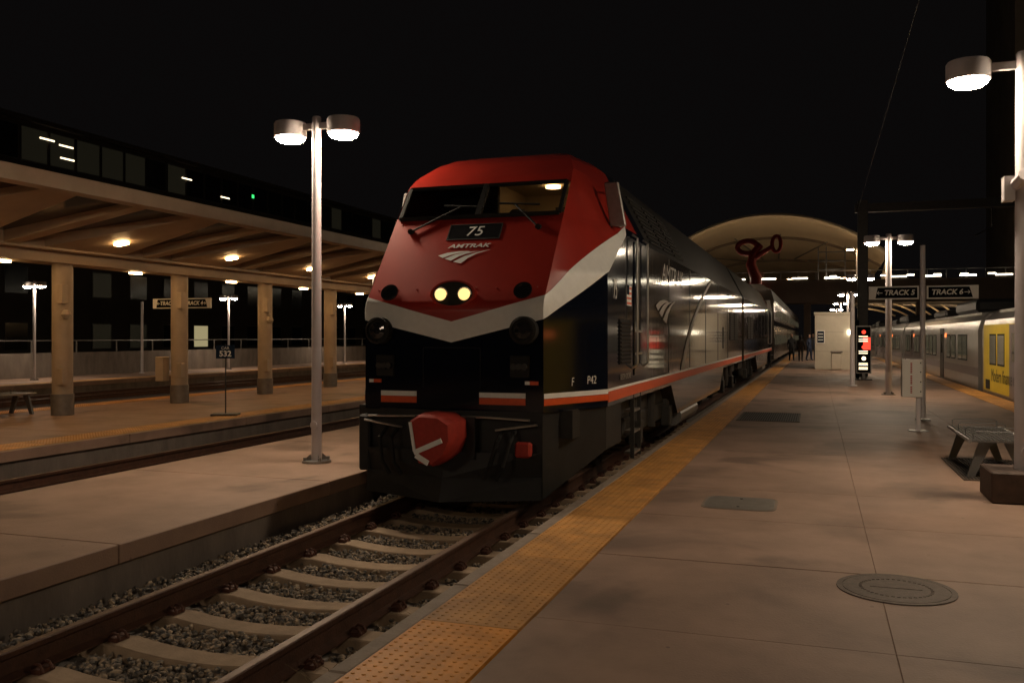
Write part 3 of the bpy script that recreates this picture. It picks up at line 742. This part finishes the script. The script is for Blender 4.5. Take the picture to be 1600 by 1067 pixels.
# manhole and hatch
mh = empty('manhole_cover', (.50, 6.42, 0), 'round rusty manhole cover set in the platform', 'manhole')
MB().lathe([(.37,.0),(.37,.006),(.335,.006),(.335,.002)],40).build('ring','iron',mh)
cv_ = MB().lathe([(.33,.0),(.33,.007),(.3,.008)],40).build('lid','iron',mh)
b = MB()
for k in range(40):
    a = k*math.pi/20; b.box(.22*math.cos(a)-.01,.22*math.cos(a)+.01,.22*math.sin(a)-.01,.22*math.sin(a)+.01,.007,.011)
b.box(-.16,.16,-.012,.012,.007,.011); b.build('cast_pattern','iron',cv_)
ht = empty('access_hatch', (-.72, 9.2, 0), 'square recessed access hatch with rounded corners in the platform', 'hatch')
b = MB(); pr_ = [(.36*math.copysign(abs(math.cos(a))**.35,math.cos(a)), .36*math.copysign(abs(math.sin(a))**.35,math.sin(a))) for a in [i*math.pi/20+.01 for i in range(40)]]
b.prism([(p[0]*1.0,p[1]*1.0) for p in pr_],.001,.006,'z').build('frame','concrete',ht); MB().prism([(p[0]*.93,p[1]*.93) for p in pr_],.0065,.009,'z').build('lid','collar',ht)
for s in (-1,1): MB().lathe([(.015,.009),(.015,.012)],8,(s*.0,s*.22,0)).build('bolt','rubber',ht)
# help point box on stand
hp = empty('information_box', (1.70, 17.2, 0), 'white box with red vertical lettering on a thin stand', 'box')
MB().box(-.035,.035,-.035,.035,.012,.62).build('stand','pole',hp); MB().box(-.16,.16,-.12,.12,.003,.015).build('base','galv',hp)
bb = MB().box(-.27,.06,-.10,.10,.60,1.26).build('box','sign_white',hp, bevel=.008)
for k in range(17):      # the red lettering is too small to read: short marks in its place
    if k not in (4, 10): MB().box(-.135,-.105,-.104,-.0995,.67+k*.032,.69+k*.032).build('red_mark','red',bb)
for z in (.7,.87,1.04,1.2): MB().lathe([(.012,0),(.012,.006)],8).build('rivet','dark_metal',bb, loc=(.03,-.10,z)).rotation_euler = (R(90),0,0)
# directory totem
dt = empty('directory_totem', (1.72, 36.6, 0), 'black illuminated directory totem with red panel and white symbols', 'sign')
MB().box(-.05,.05,-.05,.05,0,.25).build('foot','galv',dt); MB().box(-.3,.3,-.15,.15,.002,.04).build('base','dark_metal',dt)
p = MB().box(-.27,.27,-.07,.07,.25,2.06).build('casing','galv',dt); MB().box(-.235,.235,-.078,-.06,.29,2.02).build('screen','sign_black',p)
MB().box(-.02,.235,-.081,-.0785,1.15,1.62).build('red_field','red_led',p)
for z, m_ in ((1.82,'red_led'),(1.25,'red_led'),(.82,'led_soft')): MB().lathe([(.075,0),(.075,.004)],16).build('symbol',m_,p, loc=(0,-.080,z)).rotation_euler = (R(90),0,0)
for z in (1.64,1.54,1.46,1.08,1.0,.62,.56,.46,.40):
    MB().box(-.18,.14,-.084,-.081,z,z+.025).build('text_line','led_soft',p)
o = MB().box(-.06,.06,-.35,.35,.0,2.3).build('dark_panel','sign_black', loc=(1.55,38.2,0), bevel=.02); o['label'] = 'tall dark panel standing behind the illuminated totem'; o['category'] = 'panel'
o = MB().lathe([(.15,0),(.15,.04),(.075,.05),(.07,3.1)],14).build('bare_post','pole', loc=(1.15,31.9,0), smooth=40); o['label'] = 'plain pale post in front of the beige booth'; o['category'] = 'post'
# beige booth
bt = empty('booth', (.8, 48.4, 0), 'beige boxy booth with poster beside the train', 'booth')
MB().box(-.85,.85,-.9,2.5,0,2.75).build('wall','booth',bt); MB().box(-.9,.9,-.95,2.55,2.752,2.86).build('roof','booth',bt)
MB().box(-.78,-.38,-.93,-.905,1.3,1.95).build('poster_frame','sign_white',bt); MB().box(-.74,-.42,-.937,-.932,1.34,1.91).build('poster','sign_blue',bt)
for z in (1.45,1.6,1.75): MB().box(-.7,-.46,-.941,-.938,z,z+.05).build('poster_text','sign_white',bt)
for z in (.9,1.85): MB().box(-.85,.85,-.903,-.9005,z,z+.012).build('seam','collar',bt)
MB().box(.70,.84,-1.0,-.91,1.75,1.95).build('wall_light','led_white',bt)
tb = empty('litter_bin', (.95, 46.6, 0), 'tan litter bin in front of the beige booth', 'bin')
MB().box(-.25,.25,-.25,.25,.05,.85).build('body','booth',tb, bevel=.03); MB().box(-.28,.28,-.28,.28,.853,.95).build('lid','collar',tb, bevel=.02)
# people near the train
def person(x, y, h, rz, c, pose, label):
    o = empty('person', (x, y, 0), label, 'person', rz=rz, group='people waiting by the train')
    me = bpy.data.meshes.new('body'); st = pose*.16
    V = [(0,0,.93),(0,0,1.12),(0,0,1.36),(0,0,1.50),(0,-.01,1.60),(0,-.01,1.72),
         (.19,0,1.40),(.25,.03,1.14),(.24,-.08+st*.4,.90),(.24,-.12+st*.4,.80),(-.19,0,1.40),(-.25,.02,1.14),(-.24,-.10-st*.4,.90),(-.24,-.14-st*.4,.80),
         (.10,0,.88),(.11,-.03-st*.5,.50),(.11,.0-st,.09),(.12,-.14-st,.04),(-.10,0,.88),(-.11,-.03+st*.5,.50),(-.11,.03+st,.09),(-.12,-.12+st,.04)]
    E = [(0,1),(1,2),(2,3),(3,4),(4,5),(2,6),(6,7),(7,8),(8,9),(2,10),(10,11),(11,12),(12,13),(0,14),(14,15),(15,16),(16,17),(0,18),(18,19),(19,20),(20,21)]
    rad = [.15,.15,.17,.06,.09,.085,.075,.06,.042,.035,.075,.06,.042,.035,.10,.075,.05,.04,.10,.075,.05,.04]
    me.from_pydata([Vector(v)*(h/1.8) for v in V], E, []); me.materials.append(M['cloth%d' % c])
    b = bpy.data.objects.new('body', me); COL.objects.link(b); b.parent = o
    sk = b.modifiers.new('skin','SKIN')
    for i, r_ in enumerate(rad): me.skin_vertices[0].data[i].radius = (r_*h/1.8, r_*h/1.8)
    me.skin_vertices[0].data[0].use_root = True
    ss = b.modifiers.new('sub','SUBSURF'); ss.levels = 1; ss.render_levels = 1
    k = h/1.8
    hd = MB().lathe([(.03,-.13),(.075,-.08),(.088,0),(.08,.08),(.04,.12)],12,(0,-.012,0)); hd.tube([(0,-.085,.0),(0,-.115,-.025)],.016,6)
    hd.build('face','skin',o, loc=(0,-.012,1.68*k), smooth=60); 
    MB().lathe([(.092,-.03),(.1,.03),(.085,.10),(.03,.135)],12,(0,.015,0)).build('hair','cloth0',o, loc=(0,0,1.68*k), smooth=60)
    return o
person(-1.55,63,1.80,R(10),0,.9,'person in black coat closest to the train')
person(-.95,61.5,1.70,R(170),2,.4,'person in brown clothes facing away from the booth')
person(-.45,64,1.76,R(60),1,.8,'person in blue jacket walking beside the train')
person(.05,65,1.68,R(200),1,.2,'person in blue jacket standing close to the booth')
person(-.2,68,1.82,R(0),3,.5,'person in dark grey standing furthest beyond the booth')

# ================================================================== COMMUTER TRAIN at right
def emu(y0, m, label, yellow=False):
    c = empty('commuter_car', (6.42, y0, 0), label, 'train car', group='commuter train cars')
    p = [(1.56,-.55),(1.56,1.85),(1.48,2.15),(1.25,2.38),(.7,2.52),(-.7,2.52),(-1.25,2.38),(-1.48,2.15),(-1.56,1.85),(-1.56,-.55)]
    LN = 25.2
    MB().prism(p, 0, LN).build('body','silver',c, smooth=30)
    MB().box(-1.2,1.2,.5,LN-.5,-1.1,-.5).build('underframe','under',c)
    if yellow: MB().box(-1.569,-1.561,  .3,LN-.25,.06,2.0).build('advert_wrap','yellow',c)
    else: MB().box(-1.567,-1.561,0,LN,.38,.66).build('band','silver_band',c)
    wins = [2.2,3.25,4.9,6.2,10.4,11.7,13.0,14.3,17.2,18.5,21.8,23.0]
    X = -1.57
    fr = MB().box(X-.006,X+.003,-.07,.97,-.07,.87); 
    wm = MB().box(X-.010,X,0,.9,0,.8).mesh('pane','winglass'); fm = MB().box(X-.006,X+.005,-.05,.95,-.05,.85).mesh('window','rubber')
    for yy in wins:
        wf = inst('window', fm, c, (0,yy,.88)); inst('pane', wm, wf)
    for yy in (8.0, 15.7, 20.0):
        d = MB().box(X-.004,X+.02,yy,yy+1.1,.02,1.98).build('door','dark_metal' if yy == 8.0 else 'silver_band',c)
        MB().box(X-.008,X,yy+.3,yy+.8,1.0,1.75).build('door_window','darkglass',d)
    for yy in (7.2, 19.3): MB().box(X-.012,X,yy,yy+.35,1.62,1.78).build('destination_display','amber_led',c)
    MB().box(X-.004,X,23.9,24.6,.1,.38).build('equipment_cover','rubber',c)
    MB().box(-1.0,1.0,4.0,9.0,2.5,3.0).build('roof_unit','roofdark',c, bevel=.12); MB().box(-.9,.9,13,17,2.5,2.85).build('roof_unit','dark_metal',c, bevel=.1)
    MB().box(-1.3,-1.1,1,24,2.36,2.44).build('roof_rail','silver',c)
    MB().box(-1.3,1.3,LN,LN+.5,-.3,2.2).build('gangway','rubber',c)
    if yellow: text('lettering','Modern finance runs on',.52,'dark_metal',c,(X-.003,21.4,.52),(R(90),0,R(-90)), sx=.9)
    return c
emu(31.6-26, None, 'yellow wrapped commuter train car with dark lettering', True)
emu(31.6, None, 'silver commuter car coupled next to the yellow one')
emu(31.6+26, None, 'silver commuter car, second behind the yellow one')
emu(31.6+52, None, 'silver commuter car furthest along, near the footbridge')

# ================================================================== GANTRY, WIRE
g = empty('catenary_gantry', (1.84, 40.0, 0), 'dark steel portal gantry spanning over the commuter train', 'gantry')
MB().box(-.2,.2,-.2,.2,0,7.3).build('column','dark_metal',g, bevel=.02)
MB().box(14.5,14.9,-.2,.2,-.05,7.3).build('column','dark_metal',g, bevel=.02)
MB().box(-.3,15.2,-.16,.16,6.8,7.15).build('beam','dark_metal',g)
MB().tube([(4.8,-.0,6.8),(4.8,0,6.0),(4.2,0,5.7)],.03,6).build('bracket','dark_metal',g)
o = MB().tube([(1.3,-12,6.6),(1.65,39.9,6.9)],.008,5).build('overhead_wire','dark_metal'); o['label'] = 'thin overhead wire running to the dark gantry'; o['category'] = 'wire'

# ================================================================== FOOTBRIDGE, TRAIN HALL, SCULPTURE
fb = empty('footbridge', (0, 112, 0), 'long footbridge with a row of lights crossing above the tracks', 'footbridge')
MB().box(-30,60,0,5,5.6,8.1).build('deck','bridge',fb)
MB().box(-30,60,-.12,0,8.102,8.25).build('edge_beam','bridge',fb)
MB().tube([(-30,-.05,9.3),(60,-.05,9.3)],.05,6).build('handrail','galv',fb)
bp_ = MB().box(-.04,.04,-.09,-.01,8.25,9.3).mesh('railing_post','galv')
for k in range(46): inst('railing_post', bp_, fb, (-30+k*2,0,0))
lm = MB().box(-.85,.85,-.16,-.06,0,.14).mesh('strip_light','led_white')
for k in range(24): inst('strip_light', lm, fb, (-27+k*3.6,0,8.45))
lm2 = MB().box(-.4,.4,4.6,4.7,0,.14).mesh('strip_light','led_white')
for k in range(20): inst('strip_light', lm2, fb, (2+k*2.9,0,8.9))
for x in (-14,-1.0,11.5,26): MB().box(x-.4,x+.4,1.5,3.2,-.1,5.6).build('pier','bridge',fb)
for x in (.2, 1.1, 3.2): MB().box(x,x+.12,1,1.12,8.1,12.3).build('stair_frame','galv',fb)
for z in (9.5,10.5,11.6): MB().box(.32,3.2,1.02,1.1,z,z+.12).build('stair_rail','galv',fb)
# bridge lamp
o = empty('bridge_lamp', (4.6,113.5,8.1), 'small twin lamp standing on the footbridge before the white hall', 'lamp')
MB().tube([(0,0,0),(0,0,3.9)],.09,8).build('post','pole',o)
for s in (-1,1): MB().lathe([(.45,0),(.4,.25)],14,(s*.75,0,3.8)).build('lamp_head','pole',o); MB().lathe([(.42,-.06),(.42,-.005)],14,(s*.75,0,3.8)).build('lens','flood',o)
# train hall vault: underside of a fabric shell dipping towards its middle
th = empty('train_hall_roof', (-5.9, 122, 0), 'great white arched train hall roof behind the footbridge', 'roof')
def vault(u, v):    # u across -1..1, v depth 0..1
    half = 14.6 - 1.5*math.sin(v*math.pi/2); crown = 17.5 - 7.8*math.sin(v*math.pi/2)
    spr = 12.0 - 4.6*v
    return (u*half, v*55, spr + (crown-spr)*(1-abs(u)**2.1))
NU, NV = 28, 14
def shell(v0, v1, off, name, m):
    b = MB(); vs = [Vector(vault(-1+2*i/NU, lerp(v0,v1,j/NV)))+Vector((0,0,off)) for j in range(NV+1) for i in range(NU+1)]
    vs2 = [p+Vector((0,0,.25)) for p in vs]; k = (NU+1)*(NV+1)
    fs = [(j*(NU+1)+i, j*(NU+1)+i+1, (j+1)*(NU+1)+i+1, (j+1)*(NU+1)+i) for j in range(NV) for i in range(NU)]
    fs += [tuple(a+k for a in f) for f in fs]
    for i in range(NU): fs.append((i, i+1, k+i+1, k+i))
    b.add(vs+vs2, fs); return b.build(name, m, th, smooth=40)
shell(0,1,0,'fabric_shell','fabric')
for v in (0, .16, .36, .62):
    MB().tube([Vector(vault(-1+2*i/NU, v))-Vector((0,0,.12)) for i in range(NU+1)], .22 if v else .32, 6).build('arch_rib','bridge' if v else 'fabric',th)
for u in (-.7,-.3,.1,.5,.85):
    a, c_ = Vector(vault(u,.02)), Vector(vault(u*.4,.36)); MB().tube([a-Vector((0,0,2.2)), c_],.09,5).build('strut','galv',th)
for u in (-1,1):
    MB().tube([vault(u,0),(u*14,4,8)],.3,8).build('leg','fabric',th)
for x in (-9,-3,3,9): MB().box(x-.5,x+.5,-6,-5.6,8.4,8.7).build('uplight_body','dark_metal',th); MB().box(x-.45,x+.45,-5.95,-5.65,8.705,8.73).build('uplight','flood',th)
sc = empty('red_sculpture', (-6.9, 111, 0), 'large dark red loop sculpture rising in front of the hall', 'sculpture')
b = MB(); b.tube([(0,0,5.2),(.1,0,8.6),(-.5,0,10.2),(-.2,0,11.6),(.7,0,12.6)],[.75,.7,.6,.45,.4],10); b.build('stem','sculpt',sc, smooth=50)
b = MB(); b.tube([(-.9+1.15*math.cos(a),0,12.3+.75*math.sin(a)) for a in [i*math.pi/10 for i in range(20)]],.34,8,closed=True); b.build('loop','sculpt',sc, smooth=50)
b = MB(); b.tube([(-.2,0,10.9),(1.0,0,11.7),(2.0,0,12.3)],[.35,.3,.28],8); b.build('arm','sculpt',sc, smooth=50)
b = MB(); b.tube([(2.45+.5*math.cos(a),0,12.6+.95*math.sin(a)) for a in [i*math.pi/10 for i in range(20)]],.24,8,closed=True); b.build('loop','sculpt',sc, smooth=50)
# low hall canopy beyond the commuter train
hc = empty('concourse_canopy', (12, 122, 0), 'warm lit slatted canopy under the footbridge beyond the commuter train', 'canopy')
for k in range(16):
    b = MB(); x = -7+k*1.9
    pts = [(x+j*.9, j*2.2, 5.3-.25*j+.7*math.sin(k*.5+j*.3)) for j in range(7)]
    b.tube(pts, .11, 5); b.build('slat','fabric',hc)
for k in range(4):
    t_ = MB().tube([(-7,4*k,5.9),(24,4*k,5.2)],.1,5).build('purlin','galv',hc)
for k in range(6): MB().box(-5+k*4.6,-4.4+k*4.6,3,3.4,2.4,2.5).build('uplight','flood',hc)
for k in range(4): MB().box(-6+k*8,-5.7+k*8,12,12.3,-.05,4.6).build('column','bridge',hc)

# ================================================================== BACKGROUND BUILDINGS
bd = empty('office_building', (-48, 0, 0), 'long dark office building with a few lit windows behind the canopy', 'building')
MB().box(-14,0,8,170,-1.5,12.6).build('wall','bldg',bd); MB().box(-14,-.6,8,170,12.6,15.6).build('upper_storey','bldg',bd); MB().box(-14.3,-.2,7.6,170.4,15.602,15.9).build('roof','bldg',bd)
wf = MB().box(-.05,.04,-.08,1.78,-.08,1.78).mesh('window','dark_metal')
wp = {k: MB().box(.041,.06,0,1.7,0,1.7).mesh('pane',k) for k in ('win_off','win_dim','win_lit')}
rw = random.Random(11)
for z in (.8,4.4,8.2):
    for k in range(38):
        a = inst('window', wf, bd, (0,14+k*3.6,z)); inst('pane', wp['win_lit' if rw.random() < .035 else ('win_dim' if rw.random() < .15 else 'win_off')], a)
wf2 = MB().box(-.05,.04,-.06,2.06,-.06,2.2).mesh('window','dark_metal'); wq = {k: MB().box(.041,.06,0,2.0,0,2.14).mesh('pane',k) for k in wp}
for k in range(40):
    y = 40+k*2.3
    kind = 'win_dim' if 44 < y < 54 else ('win_off' if rw.random() < .85 else 'win_dim')
    a = inst('window', wf2, bd, (-.6,y,13.1)); inst('pane', wq[kind], a)
for y, z in ((46.0,14.7),(47.6,14.55),(47.7,13.7),(60,14.4),(65,13.6)): MB().box(-.53,-.50,y,y+1.2,z,z+.1).build('ceiling_light','led_soft',bd)
MB().box(-.53,-.5,69.5,69.8,14.2,14.5).build('exit_light','green_led',bd)
tw = empty('tower_block', (34, 150, 0), 'tall dark tower with a few tiny lit windows beyond the commuter train', 'building')
MB().box(-6,26,0,24,-1.5,62).build('wall','tower',tw)
tf_ = MB().box(-.9,.9,-.06,.0,-1.2,1.2).mesh('window','dark_metal'); tp = {k: MB().box(-.8,.8,-.09,-.061,-1.1,1.1).mesh('pane',k) for k in ('win_off','win_lit')}
for i in range(9):
    for j in range(15):
        a = inst('window', tf_, tw, (-3.5+i*3.4,0,4+j*3.8)); inst('pane', tp['win_off'], a)
for x, z in ((0,40),(4,39),(4,34.5),(-2,26)): MB().box(x,x+.5,-.12,-.1,z,z+.5).build('lit_window','led_soft',tw)
